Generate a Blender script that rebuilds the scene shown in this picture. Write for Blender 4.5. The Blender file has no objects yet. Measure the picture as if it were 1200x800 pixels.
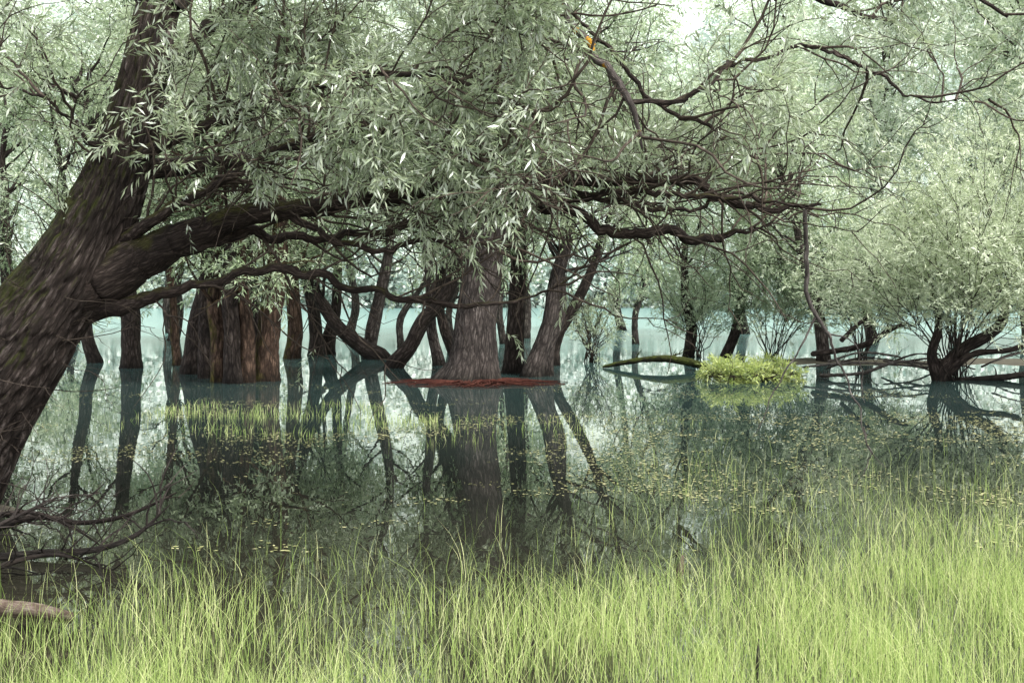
import bpy, math, random
import numpy as np
from mathutils import noise as mn, Vector

rs = np.random.RandomState(7)
random.seed(7)
scene = bpy.context.scene
COL = scene.collection
F = 1333.0
CH = 1.7
HY = 345.0
def at(px, py, d):
    return np.array([(px-600)/F*d, d, CH-(py-HY)/F*d])
def dep(py):
    return CH*F/(py-HY)
def nrm(v):
    return v/np.maximum(np.linalg.norm(v, axis=-1, keepdims=True), 1e-9)

# ------------------------------------------------------------------ mesh builder
class MB:
    def __init__(self):
        self.V=[];self.Q=[];self.M=[];self.T=[];self.B=[];self.n=0
    def add(self, V, Q, mat=0, tint=None, bark=None):
        V=np.asarray(V,float).reshape(-1,3); Q=np.asarray(Q,int).reshape(-1,4)
        self.V.append(V); self.Q.append(Q+self.n); self.M.append(np.full(len(Q),mat,int))
        self.T.append(np.full(len(V),0.5) if tint is None else np.asarray(tint,float).reshape(-1))
        self.B.append(V.copy() if bark is None else np.asarray(bark,float).reshape(-1,3))
        self.n+=len(V)
    def build(self, name, mats, origin=(0,0,0), smooth=True):
        V=np.concatenate(self.V)-np.asarray(origin,float); Q=np.concatenate(self.Q)
        M=np.concatenate(self.M); T=np.concatenate(self.T); B=np.concatenate(self.B)
        me=bpy.data.meshes.new(name)
        me.vertices.add(len(V)); me.vertices.foreach_set('co', V.astype(np.float32).ravel())
        me.loops.add(len(Q)*4); me.loops.foreach_set('vertex_index', Q.astype(np.int32).ravel())
        me.polygons.add(len(Q))
        me.polygons.foreach_set('loop_start', (np.arange(len(Q))*4).astype(np.int32))
        me.polygons.foreach_set('loop_total', np.full(len(Q),4,np.int32))
        me.polygons.foreach_set('material_index', M.astype(np.int32))
        me.polygons.foreach_set('use_smooth', np.full(len(Q),smooth,bool))
        a=me.attributes.new('tint','FLOAT','POINT'); a.data.foreach_set('value',T.astype(np.float32))
        a=me.attributes.new('bark','FLOAT_VECTOR','POINT'); a.data.foreach_set('vector',B.astype(np.float32).ravel())
        me.update(calc_edges=True)
        for m in mats: me.materials.append(m)
        ob=bpy.data.objects.new(name,me); COL.objects.link(ob)
        return ob

def resample(pts, rad, S):
    pts=np.asarray(pts,float); rad=np.asarray(rad,float)
    n=len(pts)
    P=np.vstack([2*pts[0]-pts[1],pts,2*pts[-1]-pts[-2]])
    out=[];rr=[]
    for i in range(n-1):
        p0,p1,p2,p3=P[i],P[i+1],P[i+2],P[i+3]
        for k in range(12):
            t=k/12
            out.append(0.5*((2*p1)+(-p0+p2)*t+(2*p0-5*p1+4*p2-p3)*t*t+(-p0+3*p1-3*p2+p3)*t**3))
            rr.append(rad[i]*(1-t)+rad[i+1]*t)
    out.append(pts[-1]); rr.append(rad[-1])
    out=np.array(out); rr=np.array(rr)
    L=np.concatenate([[0],np.cumsum(np.linalg.norm(np.diff(out,axis=0),axis=1))])
    s=np.linspace(0,L[-1],S)
    return np.stack([np.interp(s,L,out[:,k]) for k in range(3)],1), np.interp(s,L,rr)

def tubes(P, R, sides=6):
    P=np.asarray(P,float); R=np.asarray(R,float)
    if P.ndim==2: P=P[None]; R=R[None]
    M,S,_=P.shape
    T=nrm(np.gradient(P,axis=1))
    mx=np.abs(T).max(axis=1)
    ax=np.argmin(mx,axis=1)
    ref=np.eye(3)[ax][:,None,:]
    N=nrm(np.cross(T,np.broadcast_to(ref,T.shape))); Bn=np.cross(T,N)
    th=np.arange(sides)/sides*2*math.pi
    c=np.cos(th)[None,None,:,None]; s=np.sin(th)[None,None,:,None]
    D=c*N[:,:,None]+s*Bn[:,:,None]
    V=P[:,:,None]+R[:,:,None,None]*D
    ln=np.concatenate([np.zeros((M,1)),np.cumsum(np.linalg.norm(np.diff(P,axis=1),axis=2),axis=1)],1)
    bk=np.zeros((M,S,sides,3))
    Rm=R.max(axis=1)[:,None,None]*0.6+R[:,:,None]*0.15
    bk[...,0]=np.cos(th)*Rm+rs.rand(M)[:,None,None]*9
    bk[...,1]=np.sin(th)*Rm+rs.rand(M)[:,None,None]*9
    bk[...,2]=ln[:,:,None]
    i=np.arange(M)[:,None,None]*S*sides; j=np.arange(S-1)[None,:,None]*sides; k=np.arange(sides)[None,None,:]
    k2=(k+1)%sides
    Q=np.stack([i+j+k,i+j+k2,i+j+sides+k2,i+j+sides+k],-1).reshape(-1,4)
    return V.reshape(-1,3),Q,bk.reshape(-1,3),D.reshape(-1,3)

def grow(P, n, L, tmin=0.2, tmax=1.0, along=0.6, out=0.8, up=0.3, jit=0.18, grav=0.0, S=8, weights=None):
    M,S0,_=P.shape
    if weights is None:
        w=np.linalg.norm(np.diff(P,axis=1),axis=2).sum(1)
    else: w=np.asarray(weights,float)
    idx=rs.choice(M,n,p=w/w.sum())
    t=(tmin+(tmax-tmin)*rs.rand(n))*(S0-1)
    i0=np.minimum(t.astype(int),S0-2); f=(t-i0)[:,None]
    o=P[idx,i0]*(1-f)+P[idx,i0+1]*f
    T=nrm(P[idx,i0+1]-P[idx,i0])
    rnd=rs.randn(n,3); perp=nrm(rnd-(rnd*T).sum(1,keepdims=True)*T)
    d=nrm(T*along+perp*out+np.array([0,0,up]))
    ln=L[0]+(L[1]-L[0])*rs.rand(n)
    st=(ln/(S-1))[:,None]
    pts=[o]
    for k in range(S-1):
        o=o+d*st; pts.append(o)
        d=nrm(d+rs.randn(n,3)*jit+np.array([0,0,grav]))
    return np.stack(pts,1)

def taper(P,r0,r1):
    M,S,_=P.shape
    r0=np.broadcast_to(np.asarray(r0,float),(M,))[:,None]
    t=np.linspace(0,1,S)[None]
    return r0*(1-t)+r1*t

def leaves(P, K, ll, lw, spread=0.75, droop=0.25, t0=0.1, clump=1.3, cs=1.1, ca=0.45):
    M,S,_=P.shape
    t=(t0+(1-t0)*(np.arange(K)[None]+rs.rand(M,K))/K)*(S-1)
    i0=np.minimum(t.astype(int),S-2); f=(t-i0)[...,None]
    ii=np.arange(M)[:,None]
    o=P[ii,i0]*(1-f)+P[ii,i0+1]*f
    T=nrm(P[ii,i0+1]-P[ii,i0])
    rnd=rs.randn(M,K,3); perp=nrm(rnd-(rnd*T).sum(-1,keepdims=True)*T)
    a=(spread*(0.6+0.7*rs.rand(M,K)))[...,None]
    d=nrm(T*np.cos(a)+perp*np.sin(a)+np.array([0,0,-1.0])*droop*rs.rand(M,K,1))
    rn=rs.randn(M,K,3)+np.array([0,0,clump]); side=nrm(np.cross(d,rn))
    nn=np.cross(side,d)
    l=(ll*(0.55+0.7*rs.rand(M,K)))[...,None]; w=(lw*(0.7+0.6*rs.rand(M,K)))[...,None]*0.5
    a0=o; a1=o+d*l*0.42+side*w+nn*l*0.03; a2=o+d*l-nn*l*0.08*rs.rand(M,K,1); a3=o+d*l*0.42-side*w+nn*l*0.03
    V=np.stack([a0,a1,a2,a3],2).reshape(-1,3)
    Q=np.arange(len(V)).reshape(-1,4)
    cl=np.array([mn.noise(Vector(p*cs)) for p in P[:,0]])[:,None]
    tb=np.clip(0.12+rs.rand(M,1)*0.30+rs.rand(M,K)*0.46+cl*ca*1.4,0,1)
    return V,Q,np.repeat(tb.ravel(),4)

# ------------------------------------------------------------------ materials
def newmat(name):
    m=bpy.data.materials.new(name); m.use_nodes=True
    nt=m.node_tree; nt.nodes.clear()
    out=nt.nodes.new('ShaderNodeOutputMaterial')
    return m,nt,out
def N(nt,t,**kw):
    n=nt.nodes.new(t)
    for k,v in kw.items(): setattr(n,k,v)
    return n
def ramp(nt,src,stops,interp='LINEAR'):
    r=nt.nodes.new('ShaderNodeValToRGB'); r.color_ramp.interpolation=interp
    e=r.color_ramp.elements
    while len(e)<len(stops): e.new(0.5)
    for k,(p,c) in enumerate(stops):
        e[k].position=p; e[k].color=(c[0],c[1],c[2],1)
    nt.links.new(src,r.inputs['Fac'])
    return r.outputs['Color']
def mixc(nt,fac,a,b,mode='MIX'):
    m=nt.nodes.new('ShaderNodeMix'); m.data_type='RGBA'; m.blend_type=mode
    def s(i,v):
        if isinstance(v,(int,float)): m.inputs[i].default_value=v
        elif isinstance(v,tuple): m.inputs[i].default_value=(v[0],v[1],v[2],1)
        else: nt.links.new(v,m.inputs[i])
    s(0,fac); s(6,a); s(7,b)
    return m.outputs[2]
def mathn(nt,op,a,b=None,c=None,clamp=False):
    m=nt.nodes.new('ShaderNodeMath'); m.operation=op; m.use_clamp=clamp
    for i,v in enumerate((a,b,c)):
        if v is None: continue
        if isinstance(v,(int,float)): m.inputs[i].default_value=v
        else: nt.links.new(v,m.inputs[i])
    return m.outputs[0]

def leaf_mat(name, dark, mid, light, trans=0.25, gloss=0.0, silver=0.25):
    m,nt,out=newmat(name)
    at_=N(nt,'ShaderNodeAttribute',attribute_name='tint')
    c=ramp(nt,at_.outputs['Fac'],[(0.0,dark),(0.5,mid),(1.0,light)])
    if silver>0:
        geo=N(nt,'ShaderNodeNewGeometry')
        under=mixc(nt,0.5,c,(0.56,0.62,0.55))
        fac=mathn(nt,'MULTIPLY',geo.outputs['Backfacing'],silver*2)
        c=mixc(nt,fac,c,under)
    b=N(nt,'ShaderNodeBsdfDiffuse'); nt.links.new(c,b.inputs['Color']); sh=b.outputs[0]
    if trans>0:
        t=N(nt,'ShaderNodeBsdfTranslucent'); tc=mixc(nt,1.0,c,(1.2,1.28,0.9),'MULTIPLY')
        nt.links.new(tc,t.inputs['Color'])
        mx=N(nt,'ShaderNodeMixShader'); mx.inputs[0].default_value=trans
        nt.links.new(sh,mx.inputs[1]); nt.links.new(t.outputs[0],mx.inputs[2]); sh=mx.outputs[0]
    if gloss>0:
        g=N(nt,'ShaderNodeBsdfGlossy'); g.inputs['Roughness'].default_value=0.38; g.inputs['Color'].default_value=(0.97,1,0.99,1)
        mx=N(nt,'ShaderNodeMixShader'); mx.inputs[0].default_value=gloss
        nt.links.new(sh,mx.inputs[1]); nt.links.new(g.outputs[0],mx.inputs[2]); sh=mx.outputs[0]
    nt.links.new(sh,out.inputs[0])
    return m

def bark_mat(name, dark, mid, light, moss=0.0, mosscol=(0.07,0.09,0.015), k=16.0, lichen=0.0, bump=0.6, zs=0.25, lth=0.66):
    m,nt,out=newmat(name)
    a=N(nt,'ShaderNodeAttribute',attribute_name='bark')
    mp=N(nt,'ShaderNodeMapping'); mp.inputs['Scale'].default_value=(1,1,zs)
    nt.links.new(a.outputs['Vector'],mp.inputs['Vector'])
    n1=N(nt,'ShaderNodeTexNoise'); n1.inputs['Scale'].default_value=k; n1.inputs['Detail'].default_value=8; n1.inputs['Roughness'].default_value=0.68; n1.inputs['Distortion'].default_value=0.3
    nt.links.new(mp.outputs[0],n1.inputs['Vector'])
    wv=mixc(nt,0.07,mp.outputs[0],n1.outputs['Color'],'ADD')
    vo=N(nt,'ShaderNodeTexVoronoi'); vo.feature='DISTANCE_TO_EDGE'; vo.inputs['Scale'].default_value=k*0.8
    nt.links.new(wv,vo.inputs['Vector'])
    crack=mathn(nt,'MULTIPLY_ADD',vo.outputs['Distance'],4.0,0.12,clamp=True)
    f0=mathn(nt,'SUBTRACT',n1.outputs['Fac'],0.5); f0=mathn(nt,'ABSOLUTE',f0); f0=mathn(nt,'MULTIPLY',f0,6.0,clamp=True)
    f=mathn(nt,'MULTIPLY_ADD',f0,0.70,0.20); f=mathn(nt,'MULTIPLY',f,crack)
    c=ramp(nt,f,[(0.0,dark),(0.33,mid),(0.8,light)])
    geo=N(nt,'ShaderNodeNewGeometry')
    n2=N(nt,'ShaderNodeTexNoise'); n2.inputs['Scale'].default_value=2.2; n2.inputs['Detail'].default_value=5
    nt.links.new(geo.outputs['Position'],n2.inputs['Vector'])
    v=ramp(nt,n2.outputs['Fac'],[(0.3,(0.55,0.55,0.54)),(0.7,(1.35,1.32,1.3))])
    c=mixc(nt,1.0,c,v,'MULTIPLY')
    sepP=N(nt,'ShaderNodeSeparateXYZ'); nt.links.new(geo.outputs['Position'],sepP.inputs[0])
    wz=mathn(nt,'MULTIPLY_ADD',n2.outputs['Fac'],-0.35,sepP.outputs['Z'])
    wl=ramp(nt,mathn(nt,'MULTIPLY_ADD',wz,2.0,0.25),[(0.0,(0.35,0.36,0.33)),(0.5,(1,1,1))])
    c=mixc(nt,1.0,c,wl,'MULTIPLY')
    if moss>0:
        n3=N(nt,'ShaderNodeTexNoise'); n3.inputs['Scale'].default_value=4.5; n3.inputs['Detail'].default_value=9; n3.inputs['Roughness'].default_value=0.65
        nt.links.new(geo.outputs['Position'],n3.inputs['Vector'])
        sep=N(nt,'ShaderNodeSeparateXYZ'); nt.links.new(geo.outputs['Normal'],sep.inputs[0])
        up=mathn(nt,'MULTIPLY_ADD',sep.outputs['Z'],0.20,n3.outputs['Fac'])
        lf=mathn(nt,'MULTIPLY_ADD',sep.outputs['X'],-0.20,up)
        mf=ramp(nt,lf,[(0.62-moss*0.25,(0,0,0)),(0.82-moss*0.2,(1,1,1))])
        mc_=mixc(nt,1.0,mosscol,ramp(nt,f,[(0,(0.4,0.4,0.4)),(0.7,(1.4,1.4,1.4))]),'MULTIPLY')
        c=mixc(nt,mf,c,mc_)
    if lichen>0:
        lo=N(nt,'ShaderNodeTexNoise'); lo.inputs['Scale'].default_value=8; lo.inputs['Detail'].default_value=5
        nt.links.new(geo.outputs['Position'],lo.inputs['Vector'])
        lf=ramp(nt,lo.outputs['Fac'],[(lth-0.06,(0,0,0)),(lth-0.01,(1,1,1))])
        c=mixc(nt,lf,c,(0.60,0.30,0.02))
    b=N(nt,'ShaderNodeBsdfPrincipled'); b.inputs['Roughness'].default_value=0.9; b.inputs['Specular IOR Level'].default_value=0.2
    nt.links.new(c,b.inputs['Base Color'])
    bp=N(nt,'ShaderNodeBump'); bp.inputs['Strength'].default_value=bump; bp.inputs['Distance'].default_value=0.03
    nt.links.new(f,bp.inputs['Height']); nt.links.new(bp.outputs[0],b.inputs['Normal'])
    nt.links.new(b.outputs[0],out.inputs[0])
    return m

BARK_A=bark_mat('willow_bark',(0.014,0.011,0.009),(0.080,0.064,0.055),(0.25,0.215,0.195),moss=0.38,mosscol=(0.065,0.075,0.018),k=22,bump=1.0,zs=0.2)
BARK_LIMB=bark_mat('limb_bark',(0.012,0.009,0.008),(0.050,0.039,0.032),(0.13,0.106,0.092),moss=0.08,k=40,mosscol=(0.07,0.07,0.02),zs=0.2)
BARK_LICH=bark_mat('lichen_bark',(0.05,0.045,0.04),(0.15,0.13,0.12),(0.28,0.25,0.23),lichen=1.0,k=40,lth=0.63)
BARK_GREY=bark_mat('grey_bark',(0.016,0.013,0.012),(0.085,0.073,0.065),(0.21,0.187,0.17),k=20,bump=1.0,zs=0.2)
BARK_DARK=bark_mat('dark_bark',(0.008,0.006,0.005),(0.038,0.030,0.025),(0.09,0.076,0.065),k=20,zs=0.2)
BARK_MOSS=bark_mat('mossy_bark',(0.016,0.010,0.007),(0.070,0.046,0.032),(0.155,0.105,0.075),moss=0.25,mosscol=(0.075,0.068,0.016),k=18,zs=0.2)
TWIG=bark_mat('twig_bark',(0.03,0.024,0.018),(0.08,0.065,0.05),(0.15,0.125,0.10),k=40,bump=0.2)
DEAD=bark_mat('dead_wood',(0.04,0.036,0.033),(0.12,0.11,0.10),(0.25,0.235,0.22),k=30,bump=0.4)
LOGM=bark_mat('moss_log',(0.012,0.012,0.008),(0.03,0.03,0.016),(0.06,0.057,0.03),moss=0.5,mosscol=(0.06,0.075,0.015),k=20)
LOGR=bark_mat('rotten_log',(0.12,0.08,0.06),(0.32,0.25,0.21),(0.48,0.41,0.36),k=30)
ROOT=bark_mat('red_root',(0.07,0.020,0.016),(0.22,0.065,0.045),(0.34,0.14,0.10),k=30)

LEAF_A=leaf_mat('willow_leaf',(0.060,0.10,0.045),(0.215,0.285,0.155),(0.57,0.65,0.47),silver=0.38,gloss=0.10,trans=0.3)
LEAF_M=leaf_mat('mid_leaf',(0.095,0.145,0.07),(0.25,0.33,0.185),(0.47,0.55,0.37),trans=0.2)
LEAF_P=leaf_mat('mist_pale_leaf',(0.27,0.35,0.22),(0.47,0.56,0.39),(0.71,0.77,0.61),trans=0.22)  # pale willow green, lightened further so the colour carries the mist
LEAF_Q=leaf_mat('haze_paled_leaf',(0.40,0.47,0.37),(0.60,0.67,0.55),(0.81,0.85,0.75),trans=0.22)  # back trees: base colour washed out to paint in the haze
LEAF_B=leaf_mat('silver_bush_leaf',(0.30,0.36,0.22),(0.52,0.59,0.42),(0.79,0.84,0.67),trans=0.22)
LEAF_H=leaf_mat('haze_leaf',(0.46,0.55,0.49),(0.57,0.65,0.58),(0.69,0.75,0.68),trans=0,silver=0)  # far wood: atmospheric haze painted into the leaf colour, no volume
LEAF_Y=leaf_mat('yellow_green_leaf',(0.16,0.23,0.05),(0.37,0.45,0.14),(0.60,0.65,0.28),trans=0.25)
GRASS=leaf_mat('grass_blade',(0.18,0.28,0.075),(0.42,0.54,0.18),(0.78,0.80,0.45),silver=0.05,trans=0.36)
FLOAT=leaf_mat('floating_leaf',(0.17,0.18,0.08),(0.36,0.37,0.17),(0.54,0.52,0.30),silver=0,trans=0)

# ------------------------------------------------------------------ setting
def hfun(X,Y):
    h=np.full_like(X,-0.45)
    h+=0.40*np.exp(-np.maximum(Y-2.0,0)/3.0)
    h+=0.75*np.exp(-(((X+5.6)/2.4)**2+((Y-8.3)/1.9)**2))
    h+=0.50*np.exp(-np.maximum(7.0-X,0)**2/3.0)*np.exp(-((Y-28.5)/4.0)**2)
    h+=0.52*np.exp(-(((X-5.0)/1.2)**2+((Y-23.6)/1.0)**2))
    s=np.clip((Y-138)/30,0,1); h+=s*1.5
    s=np.clip((Y-170)/300,0,1); h+=s**1.1*170
    far=np.clip((Y-200)/100,0,1)
    h+=far*8*np.sin(X*0.021+1)*np.cos(Y*0.018)
    h+=0.05*np.sin(X*2.3+np.sin(Y*1.7))*np.sin(Y*2.9+X)*(Y<60)
    return h
def grid(name,xs,ys,fn,mat,smooth=True):
    X,Y=np.meshgrid(xs,ys); Z=fn(X,Y)
    V=np.stack([X,Y,Z],-1).reshape(-1,3); nx=len(xs); ny=len(ys)
    i=np.arange(ny-1)[:,None]*nx+np.arange(nx-1)[None]
    Q=np.stack([i,i+1,i+nx+1,i+nx],-1).reshape(-1,4)
    mb=MB(); mb.add(V,Q); ob=mb.build(name,[mat],smooth=smooth); ob['kind']='structure'
    return ob
m,nt,out=newmat('lake_bed_and_hillside')
geo=N(nt,'ShaderNodeNewGeometry'); sep=N(nt,'ShaderNodeSeparateXYZ'); nt.links.new(geo.outputs['Position'],sep.inputs[0])
n1=N(nt,'ShaderNodeTexNoise'); n1.inputs['Scale'].default_value=5; n1.inputs['Detail'].default_value=8
nt.links.new(geo.outputs['Position'],n1.inputs['Vector'])
mud=ramp(nt,n1.outputs['Fac'],[(0.3,(0.030,0.026,0.016)),(0.7,(0.09,0.08,0.05))])
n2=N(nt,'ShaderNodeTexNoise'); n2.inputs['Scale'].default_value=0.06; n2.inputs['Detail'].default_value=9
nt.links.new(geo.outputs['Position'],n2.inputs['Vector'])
hl=ramp(nt,n2.outputs['Fac'],[(0.3,(0.46,0.55,0.48)),(0.7,(0.60,0.68,0.59))])  # hillside green paled to put distance haze into the colour
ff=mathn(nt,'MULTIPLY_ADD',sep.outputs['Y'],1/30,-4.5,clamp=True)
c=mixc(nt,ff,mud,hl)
b=N(nt,'ShaderNodeBsdfPrincipled'); b.inputs['Roughness'].default_value=0.9; nt.links.new(c,b.inputs['Base Color'])
bp=N(nt,'ShaderNodeBump'); bp.inputs['Strength'].default_value=0.6; bp.inputs['Distance'].default_value=0.05
nt.links.new(n1.outputs['Fac'],bp.inputs['Height']); nt.links.new(bp.outputs[0],b.inputs['Normal'])
nt.links.new(b.outputs[0],out.inputs[0])
u=np.linspace(-1,1,221); xs=np.sign(u)*(np.abs(u)**2.6)*500
v=np.linspace(0,1,260); ys=-12+v*18+ (v**3.2)*800
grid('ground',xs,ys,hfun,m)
# water
m,nt,out=newmat('lake_water')
geo=N(nt,'ShaderNodeNewGeometry'); sep=N(nt,'ShaderNodeSeparateXYZ'); nt.links.new(geo.outputs['Position'],sep.inputs[0])
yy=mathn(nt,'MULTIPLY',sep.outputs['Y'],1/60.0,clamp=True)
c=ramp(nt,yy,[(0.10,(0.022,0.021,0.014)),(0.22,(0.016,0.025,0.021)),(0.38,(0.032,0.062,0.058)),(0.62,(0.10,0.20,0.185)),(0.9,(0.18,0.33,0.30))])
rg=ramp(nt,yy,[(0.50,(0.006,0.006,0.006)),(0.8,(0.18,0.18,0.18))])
b=N(nt,'ShaderNodeBsdfPrincipled'); b.inputs['IOR'].default_value=1.45
nt.links.new(c,b.inputs['Base Color']); nt.links.new(rg,b.inputs['Roughness'])
mp=N(nt,'ShaderNodeMapping'); mp.inputs['Scale'].default_value=(1,0.5,1); nt.links.new(geo.outputs['Position'],mp.inputs['Vector'])
n1=N(nt,'ShaderNodeTexNoise'); n1.inputs['Scale'].default_value=2.2; n1.inputs['Detail'].default_value=3
nt.links.new(mp.outputs[0],n1.inputs['Vector'])
bp=N(nt,'ShaderNodeBump'); bp.inputs['Strength'].default_value=0.10; bp.inputs['Distance'].default_value=0.012
nt.links.new(n1.outputs['Fac'],bp.inputs['Height']); nt.links.new(bp.outputs[0],b.inputs['Normal'])
nt.links.new(b.outputs[0],out.inputs[0])
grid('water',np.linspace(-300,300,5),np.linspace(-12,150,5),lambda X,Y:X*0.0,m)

# ------------------------------------------------------------------ thing helper
def empty(name,base,label,cat,group=None):
    e=bpy.data.objects.new(name,None); e.empty_display_size=0.3; e.location=tuple(base)
    COL.objects.link(e); e['label']=label; e['category']=cat
    if group: e['group']=group
    return e
def child(ob,par):
    ob.parent=par; return ob

def barkdisp(V,bk,D,amp,k):
    out=np.array(V)
    for i in range(len(V)):
        x,y,z=bk[i]
        n=mn.noise(Vector((x*k,y*k,z*k*0.22)))+0.4*mn.noise(Vector((x*k*2.3,y*k*2.3,z*k*0.6)))
        n2=mn.noise(Vector((x*2,y*2,z*0.9)))
        out[i]=V[i]+D[i]*(amp*(min(1,abs(n)*3.5)-0.6)+amp*1.6*n2)
    return out
def bigtrunk(mb,pts,rad,S,sides,amp,k,mat=0,flare=0.0):
    P,R=resample(pts,rad,S)
    V,Q,bk,D=tubes(P,R,sides)
    if flare>0:
        Vr=V.reshape(S,sides,3); Dr=D.reshape(S,sides,3); th=np.arange(sides)/sides*2*math.pi
        z=P[:,2]; fl=np.exp(-np.maximum(z,0)/0.22)[:,None]*R[:,None]*flare*(0.55+0.3*np.sin(th*5+1)+0.25*np.sin(th*3)+0.12*np.sin(th*9))[None]
        V=(Vr+Dr*fl[...,None]).reshape(-1,3)
    V=barkdisp(V,bk,D,amp,k)
    mb.add(V,Q,mat,bark=bk)
    return P

# ------------------------------------------------------------------ the big leaning willow
dA=9.0
base=at(-60,600,dA); base[2]=0
W=empty('willow_tree',base,'huge old leaning willow with dark furrowed trunk and long low limbs','tree')
mb=MB()
tp=[at(-160,700,dA),at(-102,620,dA),at(-38,500,dA),at(32,395,dA),at(95,300,dA),at(136,205,dA+.1),at(165,100,dA+.2),at(190,0,dA+.4),at(235,-140,dA+.6),at(260,-330,dA+.9)]
tr=[0.58,0.49,0.42,0.385,0.33,0.24,0.195,0.165,0.14,0.08]
TP=bigtrunk(mb,tp,tr,400,180,0.034,16)
child(mb.build('trunk',[BARK_A],base),W)
def limb(pl,r,S=60,sides=16,mat=BARK_LIMB,amp=0.006,name='branch',wob_=0.035):
    pts=[at(*p) for p in pl]
    P,R=resample(pts,r,S)
    wob=np.array([[mn.noise(Vector((i*0.20,pl[0][0]*0.1,k*7.3)))+0.4*mn.noise(Vector((i*0.55,pl[0][0]*0.3,k*3.3))) for k in range(3)] for i in range(S)])
    P=P+wob*np.minimum(1,np.arange(S)/12)[:,None]*wob_
    V,Q,bk,D=tubes(P,R,sides); V=barkdisp(V,bk,D,amp,26)
    mb=MB(); mb.add(V,Q,0,bark=bk); child(mb.build(name,[mat],base),W)
    return resample(P,R,24)[0]
LB=[]
LB.append(limb([(70,350,9),(140,312,8.95),(200,284,8.9),(260,262,8.8),(330,246,8.75),(400,240,8.75),(480,226,8.8),(560,222,8.9),(640,212,9.0),(740,210,9.2),(800,216,9.3),(860,236,9.3),(905,246,9.4),(962,238,9.5)],
     [0.27,0.20,0.135,0.095,0.072,0.062,0.056,0.052,0.048,0.042,0.035,0.028,0.02,0.005],S=150,sides=36,amp=0.014,wob_=0.06))
LB.append(limb([(190,295,8.8),(300,274,9.0),(400,272,9.2),(480,265,9.3),(560,247,9.3),(640,242,9.3),(700,262,9.3),(760,272,9.3),(830,284,9.4),(870,272,9.4),(925,262,9.5)],
     [0.06,0.042,0.036,0.032,0.034,0.050,0.048,0.040,0.034,0.022,0.006],S=110,amp=0.01,wob_=0.08))
LB.append(limb([(90,370,9),(170,350,8.9),(215,336,8.8),(260,325,8.75),(330,316,8.7),(380,322,8.7),(420,336,8.7),(475,353,8.7),(540,356,8.8),(600,353,8.9),(655,334,9.0),(700,303,9.1),(735,285,9.2)],
     [0.09,0.052,0.040,0.033,0.030,0.028,0.025,0.022,0.019,0.016,0.013,0.010,0.004],S=100,wob_=0.06))
LB.append(limb([(130,290,9),(220,235,8.6),(330,175,8.3),(430,150,8.1),(520,170,8.0),(600,200,7.9)],[0.06,0.036,0.026,0.02,0.016,0.006]))
LB.append(limb([(150,190,9),(220,155,8.7),(300,125,8.4),(380,100,8.2),(480,85,8.0),(580,105,7.9),(640,150,7.8)],[0.06,0.036,0.026,0.022,0.018,0.013,0.006]))
LB.append(limb([(172,100,9.2),(260,20,9.0),(360,-40,8.8),(480,-60,8.6),(580,-10,8.5),(650,70,8.4)],[0.10,0.06,0.045,0.035,0.025,0.008]))
LB.append(limb([(150,200,9.1),(260,190,9.6),(380,160,10.2),(520,140,10.8),(660,150,11.2),(800,180,11.4)],[0.09,0.06,0.05,0.04,0.03,0.01]))
LB.append(limb([(330,246,8.7),(380,275,8.7),(450,290,8.7),(520,280,8.8),(600,295,9)],[0.03,0.025,0.02,0.015,0.005],wob_=0.06))
LB.append(limb([(560,224,8.9),(620,200,9.1),(700,232,9.2),(790,245,9.3),(880,222,9.5)],[0.036,0.028,0.023,0.015,0.005],wob_=0.06))
LB.append(limb([(640,240,9.3),(740,225,9.1),(820,228,9),(890,236,8.9),(950,243,8.9)],[0.03,0.022,0.016,0.012,0.004],wob_=0.06))
up1=limb([(200,0,9.4),(330,-150,9.4),(480,-190,9.3),(600,-90,9.1),(655,0,8.6),(690,55,8.2),(735,112,7.9),(750,170,7.8)],[0.14,0.10,0.075,0.05,0.028,0.025,0.020,0.005],S=110,mat=BARK_LICH,wob_=0.07)
up2=limb([(736,120,7.9),(800,115,8.1),(860,78,8.3),(910,66,8.5),(960,58,8.7),(1020,88,8.9),(1090,118,9.1),(1170,115,9.3)],[0.018,0.022,0.021,0.018,0.015,0.012,0.009,0.004],S=80,mat=BARK_LIMB,wob_=0.06)
up3=limb([(600,-90,9.1),(720,-120,9.6),(840,-60,10.2),(960,0,10.6),(1060,30,11)],[0.08,0.06,0.045,0.03,0.01])
up4=limb([(655,0,8.6),(720,60,8.5),(760,110,8.5),(830,150,8.6),(900,190,8.8)],[0.022,0.018,0.014,0.01,0.004],wob_=0.06)
up5=limb([(150,210,9),(90,150,8.7),(40,110,8.4),(-40,90,8.1)],[0.03,0.015,0.010,0.004])
LB+= [up1,up2,up3,up4,up5]
LB.append(limb([(190,20,9.4),(120,-80,9.0),(20,-120,8.6),(-100,-60,8.2)],[0.12,0.08,0.05,0.02]))
up7=limb([(600,-90,9.1),(760,-180,9.0),(940,-130,9.1),(1060,-60,9.3),(1180,20,9.6)],[0.06,0.05,0.035,0.025,0.008]); LB.append(up7)
limb([(943,245,9.4),(946,300,9.4),(949,350,9.4),(968,392,9.4),(992,440,9.4),(1008,480,9.4),(1016,520,9.4),(1040,548,9.4)],[0.018,0.020,0.020,0.014,0.010,0.008,0.006,0.002],S=60,sides=8,mat=DEAD,amp=0.002)
limb([(955,372,9.4),(930,420,9.4),(900,475,9.4),(882,510,9.4)],[0.010,0.007,0.005,0.002],S=30,sides=6,mat=DEAD,amp=0.001)
limb([(1012,500,9.4),(1018,535,9.4),(1000,572,9.4)],[0.006,0.004,0.002],S=30,sides=6,mat=DEAD,amp=0.001)
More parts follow.
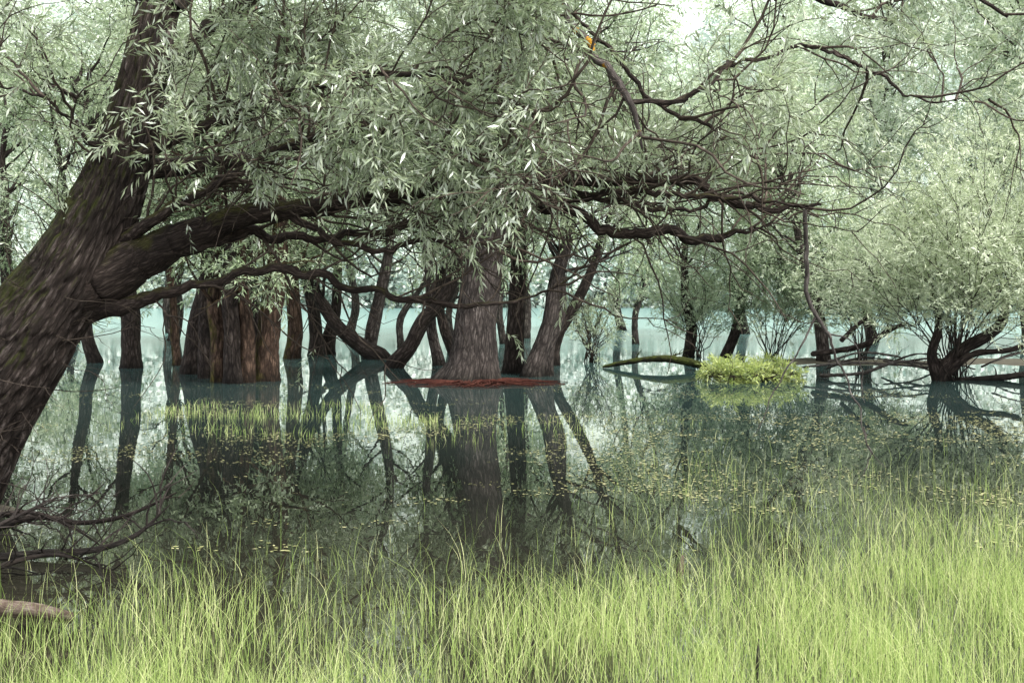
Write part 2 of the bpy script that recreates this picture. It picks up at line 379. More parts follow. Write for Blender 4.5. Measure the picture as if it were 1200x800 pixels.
limb([(966,390,9.4),(1000,400,9.4),(1010,450,9.4),(1015,470,9.4)],[0.008,0.005,0.004,0.002],S=30,sides=6,mat=DEAD,amp=0.001)

LBp=np.stack(LB)
wt=np.array([1.1,0.6,0.25,1.4,1.7,1.6,1.1,0.15,0.35,0.25,0.8,0.5,0.5,0.35,0.5,0.7,0.6])
S2=grow(LBp,260,(0.5,1.6),0.12,1,along=0.7,out=0.8,up=0.28,jit=0.22,grav=0.0,S=10,weights=wt)
bare=grow(LBp[[0,1,2,3,6,7,8,9]],130,(0.4,1.4),0.15,1,along=0.9,out=0.45,up=0.03,jit=0.28,S=9)
S3=grow(S2,1000,(0.3,0.9),0.2,1,along=0.7,out=0.7,up=0.05,jit=0.22,grav=-0.02,S=7)
bare3=grow(bare,280,(0.2,0.6),0.2,1,along=0.7,out=0.7,up=0.05,jit=0.25,S=6)
SH=grow(S3,7600,(0.20,0.58),0.2,1,along=0.8,out=0.7,up=0.0,jit=0.12,grav=-0.10,S=6)
px=SH[:,0,0]/SH[:,0,1]*F+600
zl=SH[:,0,2]
fl=np.interp(px,[0,120,300,430,480,580,640,700,900,1200],[2.35,2.40,2.55,2.45,2.22,2.20,2.50,2.66,2.72,2.6])+0.12*np.sin(px*0.021)
cl=np.array([mn.noise(Vector(p*1.1)) for p in SH[:,0]])
keep=((zl>fl)|(rs.rand(len(zl))<0.03))&(cl>-0.14+0.22*np.clip((px-640)/120,0,1))
keep&=~((px<110)&(rs.rand(len(px))<0.5))
keep&=~((px>640)&(px<790)&(SH[:,0,1]<8.4)&(zl>2.7)&(rs.rand(len(px))<0.85))
SH=SH[keep]
mbT=MB()
for P,r0,r1,sd in ((S2,0.011,0.004,6),(bare,0.010,0.003,6),(S3,0.0045,0.002,4),(bare3,0.0045,0.0015,4)):
    V,Q,bk,D=tubes(P,taper(P,r0*(0.7+0.7*rs.rand(len(P))),r1),sd); mbT.add(V,Q,0,bark=bk)
V,Q,bk,D=tubes(SH,taper(SH,0.0022,0.001),3); mbT.add(V,Q,0,bark=bk)
tw=grow(TP[60:220][None],120,(0.4,1.5),0,1,along=0.5,out=0.9,up=0.0,jit=0.2,S=9)
tw2=grow(tw,300,(0.2,0.6),0.2,1,along=0.8,out=0.6,up=0.0,jit=0.2,S=6)
tw=tw[(tw[:,-1,1]<9.2)]
for P,r0,r1,sd in ((tw,0.006,0.002,4),(tw2[(tw2[:,0,1]<9.0)],0.003,0.001,3)):
    V,Q,bk,D=tubes(P,taper(P,r0,r1),sd); mbT.add(V,Q,0,bark=bk)
V,Q,t=leaves(SH,19,0.090,0.015,spread=0.75,droop=0.45); mbT.add(V,Q,1,tint=t)
few=tw2[(tw2[:,0,2]>1.9)&(tw2[:,0,1]<9.0)][::2]
V,Q,t=leaves(few,11,0.075,0.013,spread=0.7,droop=0.3,t0=0.3); mbT.add(V,Q,1,tint=t)
child(mbT.build('crown',[TWIG,LEAF_A],base),W)

# ------------------------------------------------------------------ standing trees in the flooded wood
def tree(path,rad,bark,leaf,label,group='flooded willow trees standing in the lake',ztop=6.5,n2=20,n3=110,nsh=1500,K=11,ll=0.13,lw=0.030,
         zmin=2.2,L2=(1.0,2.4),sides=24,amp=0.012,flare=0.3,name='willow_tree',d=None,stump=False,dd=0.0,sh=(0.25,0.7),grav=-0.14,wob=0.05,lo=0.33):
    if d is None: d=dep(path[0][1])
    pts=[at(p[0],p[1],d+(dd*i)) for i,p in enumerate(path)]
    b=pts[0].copy(); b[2]=0
    pts=[pts[0]]+[p+rs.randn(3)*np.array([wob,wob,0]) for p in pts[1:]]
    pts=[b+np.array([0,0,-0.5])]+pts
    rr=[rad[0]]+list(rad); rr=[r*d/F for r in rr]
    if not stump:
        p=pts[-1].copy(); dr=nrm(pts[-1]-pts[-2]); dr=nrm(dr+np.array([0,0,0.6])); r=rr[-1]
        while p[2]<ztop:
            p=p+dr*0.7; dr=nrm(dr+rs.randn(3)*0.14+np.array([0,0,0.12])); r=max(0.012,r*0.84)
            pts.append(p); rr.append(r)
        rr[-1]=0.008
    else:
        pts.append(pts[-1]+np.array([0,0,0.03])); rr.append(0.005)
    e=empty(name,b,label,'tree',group)
    mb=MB(); S=90 if not stump else 50
    P=bigtrunk(mb,pts,rr,S,sides,amp,14,flare=flare)
    Pl=P[int(S*lo):][None]
    if not stump:
        B2=grow(Pl,n2,L2,0.0,1,along=0.5,out=0.9,up=0.35,jit=0.16,S=10)
        V,Q,bk,D=tubes(B2,taper(B2,rr[len(rad)]*0.22+0.008+0.012*rs.rand(n2),0.006),6); mb.add(V,Q,0,bark=bk)
    child(mb.build('trunk',[bark],b),e)
    if not stump and nsh>0:
        nsh=int(nsh*0.70)
        B3=grow(B2,n3,(0.5,1.3),0.2,1,along=0.6,out=0.8,up=0.05,jit=0.2,grav=-0.04,S=7)
        B4=grow(B3,nsh,sh,0.1,1,along=0.7,out=0.8,up=0.0,jit=0.15,grav=grav,S=5)
        B4=B4[(B4[:,0,2]>zmin+0.3*np.sin(B4[:,0,0]*1.7))]
        mc=MB()
        V,Q,bk,D=tubes(B3,taper(B3,0.010,0.004),4); mc.add(V,Q,0,bark=bk)
        V,Q,t=leaves(B4,K,ll,lw,spread=0.8,droop=0.5,cs=0.8); mc.add(V,Q,1,tint=t)
        child(mc.build('crown',[bark,leaf],b),e)
    return e
T1=tree([(552,447),(555,425),(558,390),(560,350),(566,300),(576,255),(588,190)],[31,28,25,24,22,19,14],BARK_GREY,LEAF_M,
  'broad grey willow trunk rising from a red root mat',ztop=7.5,n2=40,n3=260,nsh=2700,sides=90,amp=0.032,flare=0.55,L2=(1.3,3.2),wob=0.02)
rb=np.array(T1.location)
mr=MB(); ang=np.linspace(0,2*math.pi,73)[:-1]; rings=np.linspace(0.0,1,9)
VV=[]
for r in rings:
    for a in ang:
        w=1+0.20*math.sin(a*3+1)+0.14*math.sin(a*7)+0.08*math.sin(a*17)
        VV.append([rb[0]+0.10+r*w*1.15*math.cos(a), rb[1]-0.25+r*w*0.9*math.sin(a), 0.045*(1-r**2)-0.014+0.016*math.sin(a*13+r*20)])
QQ=[[i*72+j,i*72+(j+1)%72,(i+1)*72+(j+1)%72,(i+1)*72+j] for i in range(8) for j in range(72)]
mr.add(VV,QQ)
rt=[]
for i in range(130):
    a=rs.rand()*2*math.pi; L=0.4+1.1*rs.rand(); p=[]
    for k in range(7):
        r=0.35+L*k/6; a+=rs.randn()*0.10
        p.append([rb[0]+0.10+r*1.0*math.cos(a),rb[1]-0.25+r*0.75*math.sin(a),0.055*(1-(k/6)**1.5)+0.014*rs.rand()])
    rt.append(p)
rt=np.array(rt); V,Q,bk,D=tubes(rt,taper(rt,0.018,0.005),5); mr.add(V,Q,0,bark=bk)
child(mr.build('root_mat',[ROOT],rb),T1)

tree([(602,437),(600,400),(602,350),(606,300),(600,240)],[12,11,10,9,8],BARK_DARK,LEAF_M,'slim dark willow trunk standing in the water behind a broad one',nsh=700)
tree([(624,441),(630,410),(640,375),(652,335),(668,280)],[11,10,9,8,7],BARK_GREY,LEAF_M,'slim grey willow trunk leaning slightly over the water',nsh=900)
tree([(640,440),(644,405),(652,370),(660,340)],[8,7,7,6],BARK_GREY,LEAF_M,'slim grey willow stem beside a thicker trunk',nsh=400)
tree([(648,428),(658,395),(676,350),(694,310)],[7,6,6,5],BARK_DARK,LEAF_M,'thin dark leaning willow stem in the water',nsh=700)
tree([(462,431),(482,405),(500,375),(520,345),(535,305)],[10,9,9,8,7],BARK_DARK,LEAF_M,'dark willow trunk leaning strongly over the lake',nsh=800,dd=0.2)
tree([(446,421),(425,408),(402,385),(380,355),(362,325)],[11,9,8,7,6],BARK_DARK,LEAF_M,'thick dark willow trunk leaning low over the water',nsh=1000,dd=0.3,zmin=1.9)
tree([(432,418),(436,385),(445,350),(452,310)],[8,8,7,6],BARK_GREY,LEAF_P,'pale slim willow trunk standing in shallow water',nsh=1100,zmin=1.8,wob=0.02)
tree([(515,428),(508,385),(503,340),(500,300)],[7,6,6,5],BARK_GREY,LEAF_M,'slim straight willow stem in the flooded wood',nsh=600,wob=0.02)
tree([(535,424),(522,385),(515,345),(520,300)],[6,6,5,5],BARK_DARK,LEAF_M,'thin dark willow stem in the flooded wood',nsh=400)
CW=dict(wob=0.010,zmin=1.85,flare=0.2,lo=0.28)
tree([(224,438),(227,410),(232,375),(240,340),(248,300)],[12,11,11,10,8],BARK_DARK,LEAF_M,'dark rough willow trunk at the edge of a tight clump',nsh=1300,**CW)
tree([(243,443),(242,415),(241,385),(240,355),(243,320)],[9,9,8,8,7],BARK_DARK,LEAF_M,'dark upright willow trunk in a tight clump',sides=32,amp=0.02,nsh=900,**CW)
tree([(258,447),(257,420),(256,390),(253,362),(254,335)],[10,9,9,9,7],BARK_MOSS,LEAF_M,'brown fluted willow trunk in a tight clump',sides=40,amp=0.028,nsh=700,ztop=5.5,**CW)
tree([(274,449),(273,420),(272,390),(270,365),(269,335)],[10,9,9,9,7],BARK_DARK,LEAF_M,'dark grey-brown upright willow trunk in a tight clump',sides=40,amp=0.028,nsh=700,ztop=5.5,**CW)
tree([(289,448),(289,420),(288,390),(286,365),(284,335)],[9,9,8,8,6],BARK_MOSS,LEAF_M,'reddish brown upright willow trunk in a tight clump',sides=40,amp=0.025,nsh=500,ztop=5.5,**CW)
tree([(312,446),(314,410),(318,370),(322,335),(326,290)],[14,13,13,12,9],BARK_MOSS,LEAF_M,'brown mossy willow trunk standing in the water',sides=40,amp=0.025,nsh=1200,**CW)
tree([(300,440),(301,410),(303,380),(300,352)],[8,7,7,5],BARK_DARK,LEAF_M,'short dark willow trunk squeezed into a clump',sides=32,amp=0.012,nsh=400,ztop=5,wob=0.02)
tree([(342,420),(344,390),(342,355),(340,310)],[9,9,8,7],BARK_MOSS,LEAF_P,'brown mossy slim trunk behind the clump',nsh=1200,zmin=1.8)
tree([(371,416),(370,395),(366,365),(358,325)],[9,8,7,6],BARK_DARK,LEAF_M,'dark willow stem rising from a low dark clump',nsh=700,zmin=1.9)
tree([(384,415),(386,395),(392,365),(398,325)],[9,8,6,5],BARK_DARK,LEAF_M,'dark willow stem rising from a low dark clump',nsh=700,zmin=1.9)
tree([(155,431),(154,400),(152,365),(148,320)],[12,11,11,9],BARK_DARK,LEAF_M,'dark upright willow trunk standing alone in the water',nsh=1100,zmin=1.8)
tree([(208,428),(207,395),(204,360),(202,320)],[5,5,4,4],BARK_MOSS,LEAF_M,'thin brown willow stem in the water',nsh=500)
tree([(112,425),(106,395),(100,360),(96,330)],[8,7,7,6],BARK_DARK,LEAF_P,'dark willow trunk partly hidden by a leaning one',nsh=1100,zmin=1.8)
tree([(20,420),(15,380),(10,330),(5,280)],[9,8,7,6],BARK_DARK,LEAF_M,'dark slim trunk with green hanging foliage',nsh=1600,zmin=1.2)
tree([(806,418),(812,385),(806,350),(802,310)],[6,6,5,4],BARK_DARK,LEAF_P,'dark crooked willow stem on the wooded bank',nsh=1500,zmin=0.9)
tree([(850,420),(862,385),(872,340),(888,295)],[6,6,5,4],BARK_DARK,LEAF_P,'slender willow leaning among pale foliage',nsh=2000,zmin=0.7)
tree([(965,424),(962,390),(955,350),(945,300)],[8,7,6,5],BARK_GREY,LEAF_P,'pale leafy willow on the bank',nsh=2500,zmin=0.6,n2=36)
for (x,y,zm,ns) in ((470,407,1.1,2000),(385,404,1.0,2000),(590,403,1.2,1500),(745,403,1.5,1600),(300,404,1.0,1600),(205,404,1.0,1700),(90,402,0.9,1600),(530,401,1.2,1400)):
    tree([(x,y),(x+rs.randn()*6,y-35),(x+rs.randn()*12,y-70)],[4,4,3],BARK_GREY,LEAF_P,'pale hanging willow standing further out in the lake',nsh=ns,zmin=zm,ztop=7.5,n2=34,n3=190,ll=0.18,lw=0.045,K=10,L2=(1.2,3.2),sides=12,lo=0.22,grav=-0.28,sh=(0.4,1.1))

# ------------------------------------------------------------------ multi stem bushes
def bush(px,py,wpx,hpx,leaf,label,bark=BARK_DARK,nst=14,n3=160,nsh=1600,K=12,ll=0.11,lw=0.022,name='willow_bush',group=None,stems=None,zmin=0.15,r0=0.025,cat='bush',d=None,t3=None,sh=(0.2,0.55),up=0.3):
    if d is None: d=dep(py)
    b=at(px,py,d); b[2]=0
    e=empty(name,b,label,cat,group)
    h=hpx*d/F; w=wpx*d/F
    P=[]
    for i in range(nst):
        a=rs.rand()*2*math.pi; rr=math.sqrt(rs.rand())*w*0.5; hh=h*(0.45+0.55*rs.rand())*(1-0.25*(rr/(w*0.5))**2)
        p1=b+np.array([rr*0.3*math.cos(a),rr*0.3*math.sin(a),hh*0.4]); p2=b+np.array([rr*math.cos(a),rr*math.sin(a),hh])
        P.append(resample([b+rs.randn(3)*[0.1,0.1,0]-[0,0,.1],p1,p2],[1,1,1],10)[0])
    P=np.array(P); P[:,1:]+=rs.randn(nst,9,3)*0.03*min(1,h)
    mb=MB(); V,Q,bk,D=tubes(P,taper(P,r0,0.006),6); mb.add(V,Q,0,bark=bk)
    if stems:
        for pl,rl in stems:
            pp,rq=resample([at(x,y,d+q) for x,y,q in pl],[r*d/F for r in rl],40)
            V,Q,bk,D=tubes(pp,rq,14); V=barkdisp(V,bk,D,0.012,14); mb.add(V,Q,0,bark=bk)
            P=np.concatenate([P,resample(pp,rq,10)[0][None]])
    child(mb.build('stem',[bark],b),e)
    if nsh:
        B3=grow(P,n3,t3 or (0.3,0.3+0.45*h),0.35,1,along=0.5,out=0.8,up=up,jit=0.2,S=6)
        B4=grow(B3,nsh,sh,0.1,1,along=0.7,out=0.8,up=up*0.5,jit=0.15,grav=-0.06,S=5)
        B4=B4[B4[:,0,2]>zmin+0.15*np.sin(B4[:,0,0]*2.3)]
        mc=MB(); V,Q,bk,D=tubes(B3,taper(B3,0.007,0.003),4); mc.add(V,Q,0,bark=bk)
        V,Q,t=leaves(B4,K,ll,lw,spread=0.7,droop=0.2,ca=0.35); mc.add(V,Q,1,tint=t)
        child(mc.build('foliage',[bark,leaf],b),e)
    return e
bush(1115,446,240,260,LEAF_B,'rounded silvery willow bush on a crooked dark trunk at the bank',nsh=4300,n3=420,nst=26,zmin=0.75,r0=0.013,
     stems=[([(1100,452,0),(1108,430,0),(1130,408,0),(1158,392,0),(1176,372,0),(1180,330,0)],[10,9,7,7,6,3]),
            ([(1100,450,0),(1092,415,0),(1100,380,0),(1090,330,0)],[7,5,4,2]),([(1108,440,0),(1140,415,-.3),(1190,408,-.5),(1240,380,-.6)],[5,4,3,2])])
bush(1230,440,240,350,LEAF_B,'silvery willow bush leaning out over driftwood',nsh=3600,n3=300,nst=24,zmin=0.55,r0=0.013)
bush(1010,424,200,180,LEAF_P,'pale low willow thicket behind driftwood',nsh=2500,n3=240,nst=18,zmin=0.2,r0=0.013)
bush(905,420,190,160,LEAF_P,'pale fluffy willow bush on the bank',nsh=2400,n3=240,nst=18,zmin=0.15,r0=0.013)
bush(820,418,140,140,LEAF_P,'pale fluffy willow bush at the waterside',nsh=1600,n3=180,nst=16,zmin=0.2,r0=0.013)
bush(1120,405,320,330,LEAF_Q,'tall pale willow thicket behind a rounded bush',nsh=3400,n3=300,nst=26,zmin=0.3,ll=0.16,lw=0.038,r0=0.013)
bush(693,424,60,85,LEAF_P,'small shrub of thin bare reddish stems in the water',bark=TWIG,nst=34,nsh=260,n3=110,r0=0.010)
bush(60,412,150,120,LEAF_P,'pale low bush beyond the flooded trunks',nsh=1500,n3=150,nst=14,zmin=0.2,r0=0.013)
bush(882,446,125,14,LEAF_Y,'low yellow-green leafy plant clump at the water edge',bark=TWIG,nst=90,n3=300,nsh=1100,K=6,ll=0.12,lw=0.026,name='waterside_plant',zmin=0.0,r0=0.006,cat='plant',t3=(0.1,0.38),sh=(0.08,0.25),up=0.10)

# ------------------------------------------------------------------ driftwood and logs
def log(pl,r,mat,label,name='fallen_log',cat='log',sides=16,amp=0.01,twigs=0,group=None,tl=(0.2,0.6)):
    pts=[at(*p) for p in pl]; P,R=resample(pts,r,50)
    R[-1]=0.003; R[0]=min(R[0],0.01+R[0]*0.3)
    V,Q,bk,D=tubes(P,R,sides); V=barkdisp(V,bk,D,amp,16)
    mb=MB(); mb.add(V,Q,0,bark=bk)
    if twigs:
        t1=grow(P[None],twigs,tl,0.1,1,along=0.7,out=0.7,up=0.2,jit=0.2,S=7)
        t2=grow(t1,twigs*2,(tl[0]*0.5,tl[1]*0.5),0.2,1,along=0.7,out=0.7,up=0.1,jit=0.2,S=5)
        for p,a,b2 in((t1,r[1]*0.35,0.002),(t2,max(0.002,r[1]*0.15),0.001)):
            V,Q,bk,D=tubes(p,taper(p,a,b2),5); mb.add(V,Q,0,bark=bk)
    b=P[0]; ob=mb.build(name,[mat],b); ob.location=tuple(b)
    ob['label']=label; ob['category']=cat
    if group: ob['group']=group
    return ob
g='driftwood piled on the bank'
log([(706,430,26.3),(735,424,26.2),(775,420,26),(810,425,25.6),(845,436,25)],[0.03,0.07,0.09,0.09,0.05],LOGM,'thin dark mossy log lying low over the water',amp=0.015,twigs=3)
log([(940,430,23.5),(1000,425,23.5),(1060,428,23.6),(1098,432,23.6)],[0.03,0.03,0.028,0.02],DEAD,'grey bare driftwood branch lying on the bank',twigs=6,group=g,cat='branch',name='driftwood_branch')
log([(950,415,24.5),(1010,405,24.4),(1045,385,24.3),(1065,378,24.3)],[0.06,0.065,0.05,0.03],BARK_DARK,'dark fallen branch propped up on driftwood',twigs=5,group=g,cat='branch',name='driftwood_branch')
log([(960,440,22.8),(1010,437,22.8),(1050,424,22.9),(1095,427,23)],[0.035,0.035,0.03,0.02],DEAD,'long grey driftwood branch touching the water',twigs=6,group=g,cat='branch',name='driftwood_branch')
log([(1110,446,22.6),(1160,444,22.5),(1220,436,22.4),(1280,432,22.3)],[0.06,0.07,0.065,0.05],BARK_DARK,'dark wet log lying along the water edge',twigs=5,group=g)
log([(985,400,25),(1000,385,25),(1020,368,25)],[0.05,0.04,0.03],BARK_DARK,'dark broken branch sticking up from driftwood',group=g,cat='branch',name='driftwood_branch')
for i in range(7):
    x=930+rs.rand()*260; y=418+rs.rand()*22; d_=23.2+rs.rand()*2; a=rs.randn()*16
    log([(x,y,d_),(x+40,y-8+a*0.5,d_),(x+85,y+a,d_)],[0.022,0.020,0.012],DEAD if i%2 else BARK_GREY,'thin weathered branch lying in a driftwood pile',twigs=6,group=g,cat='branch',name='driftwood_branch')
g2='dead branches fallen at the willow foot'
log([(-30,628,7.9),(40,606,7.8),(95,612,7.7),(150,603,7.6),(207,577,7.5)],[0.03,0.024,0.019,0.014,0.004],BARK_DARK,'dark dead branch reaching out over the water',twigs=8,group=g2,cat='branch',name='dead_branch',amp=0.003)
log([(-30,655,7.3),(50,648,7.3),(110,644,7.3),(160,626,7.3),(200,590,7.3)],[0.028,0.024,0.018,0.013,0.004],BARK_GREY,'grey dead branch lying at the water edge',twigs=8,group=g2,cat='branch',name='dead_branch',amp=0.003)
log([(-40,610,7.6),(30,600,7.6),(80,615,7.5),(120,640,7.4)],[0.022,0.018,0.012,0.005],BARK_DARK,'curved dark dead branch dipping into the water',twigs=9,group=g2,cat='branch',name='dead_branch',amp=0.003)
log([(-50,650,7.0),(-10,620,7.1),(30,600,7.2),(70,580,7.3)],[0.02,0.015,0.011,0.004],BARK_GREY,'thin twiggy dead branch standing up from the bank',twigs=18,group=g2,cat='branch',name='dead_branch',amp=0.003)
log([(-50,690,6.7),(10,660,6.8),(70,650,6.9),(130,668,6.9)],[0.02,0.017,0.012,0.004],BARK_DARK,'thin dark dead branch on the muddy bank',twigs=14,group=g2,cat='branch',name='dead_branch',amp=0.003)
log([(-60,706,5.85),(0,712,5.8),(45,716,5.75),(86,724,5.7)],[0.045,0.042,0.036,0.025],LOGR,'short rotten reddish log lying in the shallow water',amp=0.01)
log([(792,700,6.7),(797,668,6.7),(800,650,6.7)],[0.010,0.022,0.006],LOGR,'small brown withered stem standing among the grass',name='withered_stem',cat='stem',amp=0.006,sides=8)
log([(886,815,5.0),(888,775,5.0),(889,748,5.0)],[0.004,0.009,0.003],DEAD,'grey withered seed head on a thin stem',name='withered_stem',cat='stem',amp=0.002,sides=8)

# ------------------------------------------------------------------ background trees (shared meshes)
def backtree(p,label):
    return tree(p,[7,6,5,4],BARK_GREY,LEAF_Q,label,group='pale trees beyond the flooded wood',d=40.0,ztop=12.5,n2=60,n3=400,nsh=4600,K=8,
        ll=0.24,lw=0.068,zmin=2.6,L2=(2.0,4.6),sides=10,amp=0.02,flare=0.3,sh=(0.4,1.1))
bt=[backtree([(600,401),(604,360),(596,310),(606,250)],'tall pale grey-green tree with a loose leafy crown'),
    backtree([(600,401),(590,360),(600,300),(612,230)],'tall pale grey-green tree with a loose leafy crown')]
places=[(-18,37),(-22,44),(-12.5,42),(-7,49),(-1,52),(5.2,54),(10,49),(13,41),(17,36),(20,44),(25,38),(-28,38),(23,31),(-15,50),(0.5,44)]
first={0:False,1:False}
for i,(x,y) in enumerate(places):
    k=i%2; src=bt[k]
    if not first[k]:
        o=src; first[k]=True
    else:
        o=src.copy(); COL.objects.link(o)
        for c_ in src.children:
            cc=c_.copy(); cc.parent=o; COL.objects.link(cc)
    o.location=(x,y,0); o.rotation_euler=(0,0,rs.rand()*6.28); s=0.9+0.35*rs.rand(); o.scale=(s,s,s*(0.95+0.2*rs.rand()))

mw=MB()
cs=[]
for i in range(600):
    if i<170:
        x=-80+160*(i/170)+rs.randn()*2; y=142+rs.rand()*12; s=3.5+3*rs.rand()
    else:
        y=150+ (rs.rand()**1.1)*270; x=(rs.rand()-0.5)*1.15*y; s=5+4*rs.rand()
    z=float(hfun(np.array([x]),np.array([y]))[0])
    cs.append((x,y,z,s))
Vs=[];Ts=[]
for (x,y,z,s) in cs:
    n=520 if y<170 else 330
    d_=nrm(rs.randn(n,3)); rad=s*(0.7+0.35*rs.rand(n,1))*(1+0.28*np.sin(d_[:,:1]*5+x)*np.cos(d_[:,2:]*6+y))
    c0=np.array([x,y,z+s*0.8])+d_*rad*np.array([0.85,0.8,1.05])
    sz=(0.25+0.3*rs.rand(n,1))*(1.0 if y<170 else 1.5)
    u_=nrm(rs.randn(n,3)); w_=nrm(np.cross(u_,rs.randn(n,3)))
    Vs.append(np.stack([c0-u_*sz,c0-w_*sz*0.6,c0+u_*sz,c0+w_*sz*0.6],1).reshape(-1,3)); Ts.append(np.repeat(np.clip(0.5+0.3*rs.randn()+0.12*rs.randn(n),0,1),4))
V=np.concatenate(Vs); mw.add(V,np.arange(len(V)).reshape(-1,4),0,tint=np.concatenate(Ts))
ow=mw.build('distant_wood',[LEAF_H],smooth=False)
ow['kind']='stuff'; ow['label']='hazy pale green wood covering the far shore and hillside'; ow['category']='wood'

# ------------------------------------------------------------------ grass
def blades(X,Y,h,w,lean=0.25,S=4,z0=-0.05):
    n=len(X); a=rs.rand(n)*2*math.pi
    ld=np.stack([np.cos(a),np.sin(a),np.zeros(n)],1)*(lean*np.abs(rs.randn(n))*h)[:,None]
    f=rs.rand(n)*math.pi; sd=np.stack([np.cos(f)*1.0,np.sin(f)*0.4,np.zeros(n)],1); sd=nrm(sd)
    o=np.stack([X,Y,np.full(n,z0)],1)
    rows=[]
    for k in range(S+1):
        t=k/S; c_=o+np.array([0,0,1])*(h*t*(1-0.12*t))[:,None]+ld*(t**2.2)
        ww=(w*(1-t**1.6)+0.0004)[:,None]*0.5
        rows+= [c_-sd*ww,c_+sd*ww]
    V=np.stack(rows,1)
    b0=np.arange(n)[:,None]*(2*(S+1)); j=np.arange(S)[None]*2
    Q=np.stack([b0+j,b0+j+1,b0+j+3,b0+j+2],-1).reshape(-1,4)
    t=np.clip(rs.rand(n)*0.7+0.15+0.2*rs.randn(n),0,1)
    return V.reshape(-1,3),Q,np.repeat(t,2*(S+1))
def nz(X,Y,s,o=0):
    return np.array([mn.noise(Vector((x*s+o,y*s,o))) for x,y in zip(X,Y)])
n=120000
Y=3.3+rs.rand(n)**0.95*9.0; X=(rs.rand(n)-0.5)*1.06*Y*0.98
edge=5.5+np.clip((X+0.2)*0.70,-0.20,2.0)+nz(X,Y,0.9)*0.9
den=1/(1+np.exp((Y-edge)*2.0))*0.95
den=np.maximum(den, np.where(X>0.5,0.08*np.clip((12.5-Y)/4,0,1)*np.clip((X-0.4)/1.5,0,1),0.0))
den=np.maximum(den,0.012*np.clip((8-Y)/2,0,1))
den*=np.clip(0.72+1.2*nz(X,Y,1.6,5),0.25,1)
k=rs.rand(n)<den; X=X[k];Y=Y[k]
h=(0.09+0.24*rs.rand(len(X))**1.3)*(1+0.35*nz(X,Y,0.9,9))
gm=MB(); V,Q,t=blades(X,Y,h+0.05,0.0018+0.0020*rs.rand(len(X)),lean=0.38); gm.add(V,Q,0,tint=t)
og=gm.build('grass',[GRASS]); og['kind']='stuff'; og['label']='fresh yellow-green marsh grass growing out of shallow water'; og['category']='grass'
n=4600
X=-5.2+rs.rand(n)*4.2; Y=13.4+rs.rand(n)*4.4
k=(nz(X,Y,0.9,3)*0.9+0.38-np.abs(X+3.1)*0.14-np.abs(Y-15.5)*0.12)>rs.rand(n)*0.6; X=X[k];Y=Y[k]
X2=-1.5+rs.rand(500)*4; Y2=12.6+rs.rand(500)*3; k=(nz(X2,Y2,0.9,8)>0.05); X=np.r_[X,X2[k]];Y=np.r_[Y,Y2[k]]
gm=MB(); V,Q,t=blades(X,Y,0.06+0.16*rs.rand(len(X)),np.full(len(X),0.006),lean=0.3); gm.add(V,Q,0,tint=t)
og=gm.build('reeds',[GRASS]); og['kind']='stuff'; og['label']='sparse patch of short yellow reeds standing in the water'; og['category']='reeds'

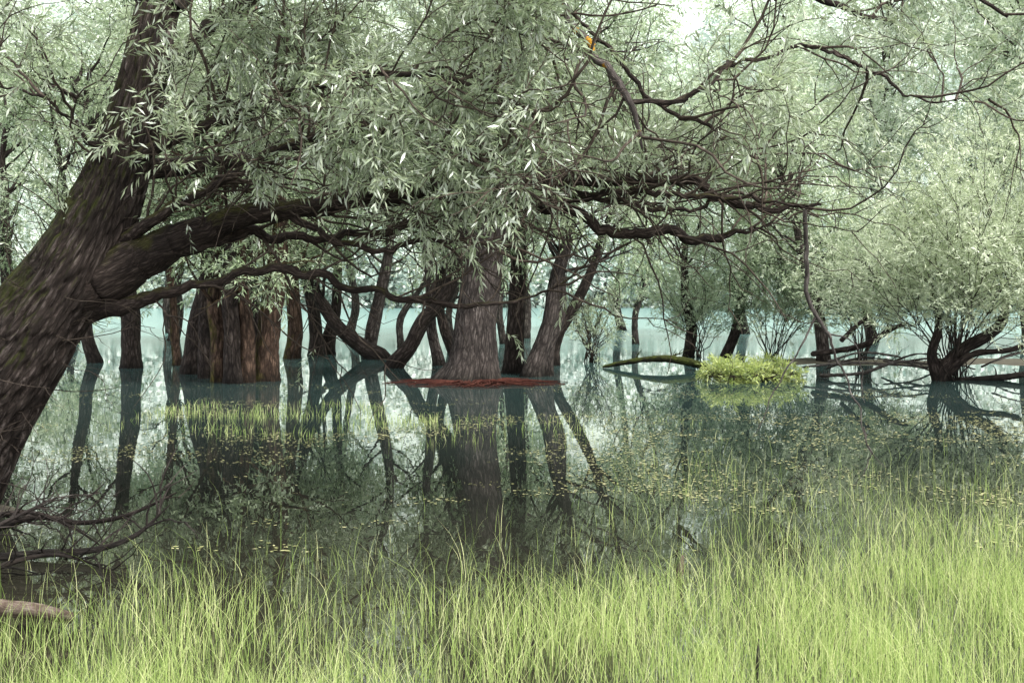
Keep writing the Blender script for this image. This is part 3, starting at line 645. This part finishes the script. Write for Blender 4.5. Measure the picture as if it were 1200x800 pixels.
n=80000
Y=7.5+rs.rand(n)**1.1*14; X=(rs.rand(n)-0.5)*Y*0.95
q=nz(X,Y*1.0,0.55,2)+0.6*nz(X,Y,2.3,4)
reg=np.where(X>1.2,0.16,0.0)*np.clip((20-Y)/5,0,1)+0.26*np.exp(-((Y-14.5)/3.4)**2)*(X>-5)-0.02
reg-=0.18*(X<0.8)*(Y<11.5)
k=(q+reg)>(0.10+0.85*rs.rand(n)); X=X[k];Y=Y[k]; n=len(X)
a=rs.rand(n)*6.28; l=0.008+0.018*rs.rand(n)**2; w=l*(0.35+0.4*rs.rand(n))
zz=0.004+rs.rand(n)*0.004
ux=np.stack([np.cos(a),np.sin(a),0*a],1); uy=np.stack([-np.sin(a),np.cos(a),0*a],1); o=np.stack([X,Y,zz],1)
V=np.stack([o-ux*l[:,None],o-uy*w[:,None],o+ux*l[:,None],o+uy*w[:,None]],1).reshape(-1,3)
fm=MB(); fm.add(V,np.arange(len(V)).reshape(-1,4),0,tint=np.repeat(rs.rand(n),4))
of=fm.build('floating_leaves',[FLOAT],smooth=False); of['kind']='stuff'; of['label']='small yellowish leaves floating on the still water'; of['category']='leaves'

# ------------------------------------------------------------------ light, sky, camera
sunv=np.array([0.50,-0.36,0.79]); sunv/=np.linalg.norm(sunv)
el=math.asin(sunv[2]); rot=math.atan2(sunv[0],sunv[1])
w=bpy.data.worlds.new('World'); scene.world=w; w.use_nodes=True
nt=w.node_tree; bg=nt.nodes['Background']; sky=nt.nodes.new('ShaderNodeTexSky'); sky.sky_type='NISHITA'; sky.sun_disc=False
sky.sun_elevation=el; sky.sun_rotation=rot; sky.air_density=1.0; sky.dust_density=4.0; sky.ozone_density=0.6
tc=N(nt,'ShaderNodeTexCoord'); cn=N(nt,'ShaderNodeTexNoise'); cn.inputs['Scale'].default_value=2.0; cn.inputs['Detail'].default_value=5
nt.links.new(tc.outputs['Generated'],cn.inputs['Vector'])
cf=ramp(nt,cn.outputs['Fac'],[(0.3,(0.6,0.6,0.6)),(0.7,(0.9,0.9,0.9))])
cc=mixc(nt,cf,sky.outputs[0],(15.2,14.9,15.4))
nt.links.new(cc,bg.inputs[0]); bg.inputs[1].default_value=0.15
sl=bpy.data.lights.new('sun','SUN'); sl.energy=5.0; sl.angle=math.radians(8); sl.color=(1,0.965,0.93)
so=bpy.data.objects.new('sun',sl); COL.objects.link(so); so.rotation_euler=Vector(sunv).to_track_quat('Z','Y').to_euler()
cam=bpy.data.cameras.new('camera'); cam.lens=40; cam.sensor_width=36; cam.clip_end=2000; cam.shift_y=-(400-HY)/1200
co=bpy.data.objects.new('camera',cam); COL.objects.link(co); co.location=(0,0,CH); co.rotation_euler=(math.radians(90),0,0)
scene.camera=co
scene.view_settings.view_transform='Standard'; scene.view_settings.look='None'; scene.view_settings.exposure=0
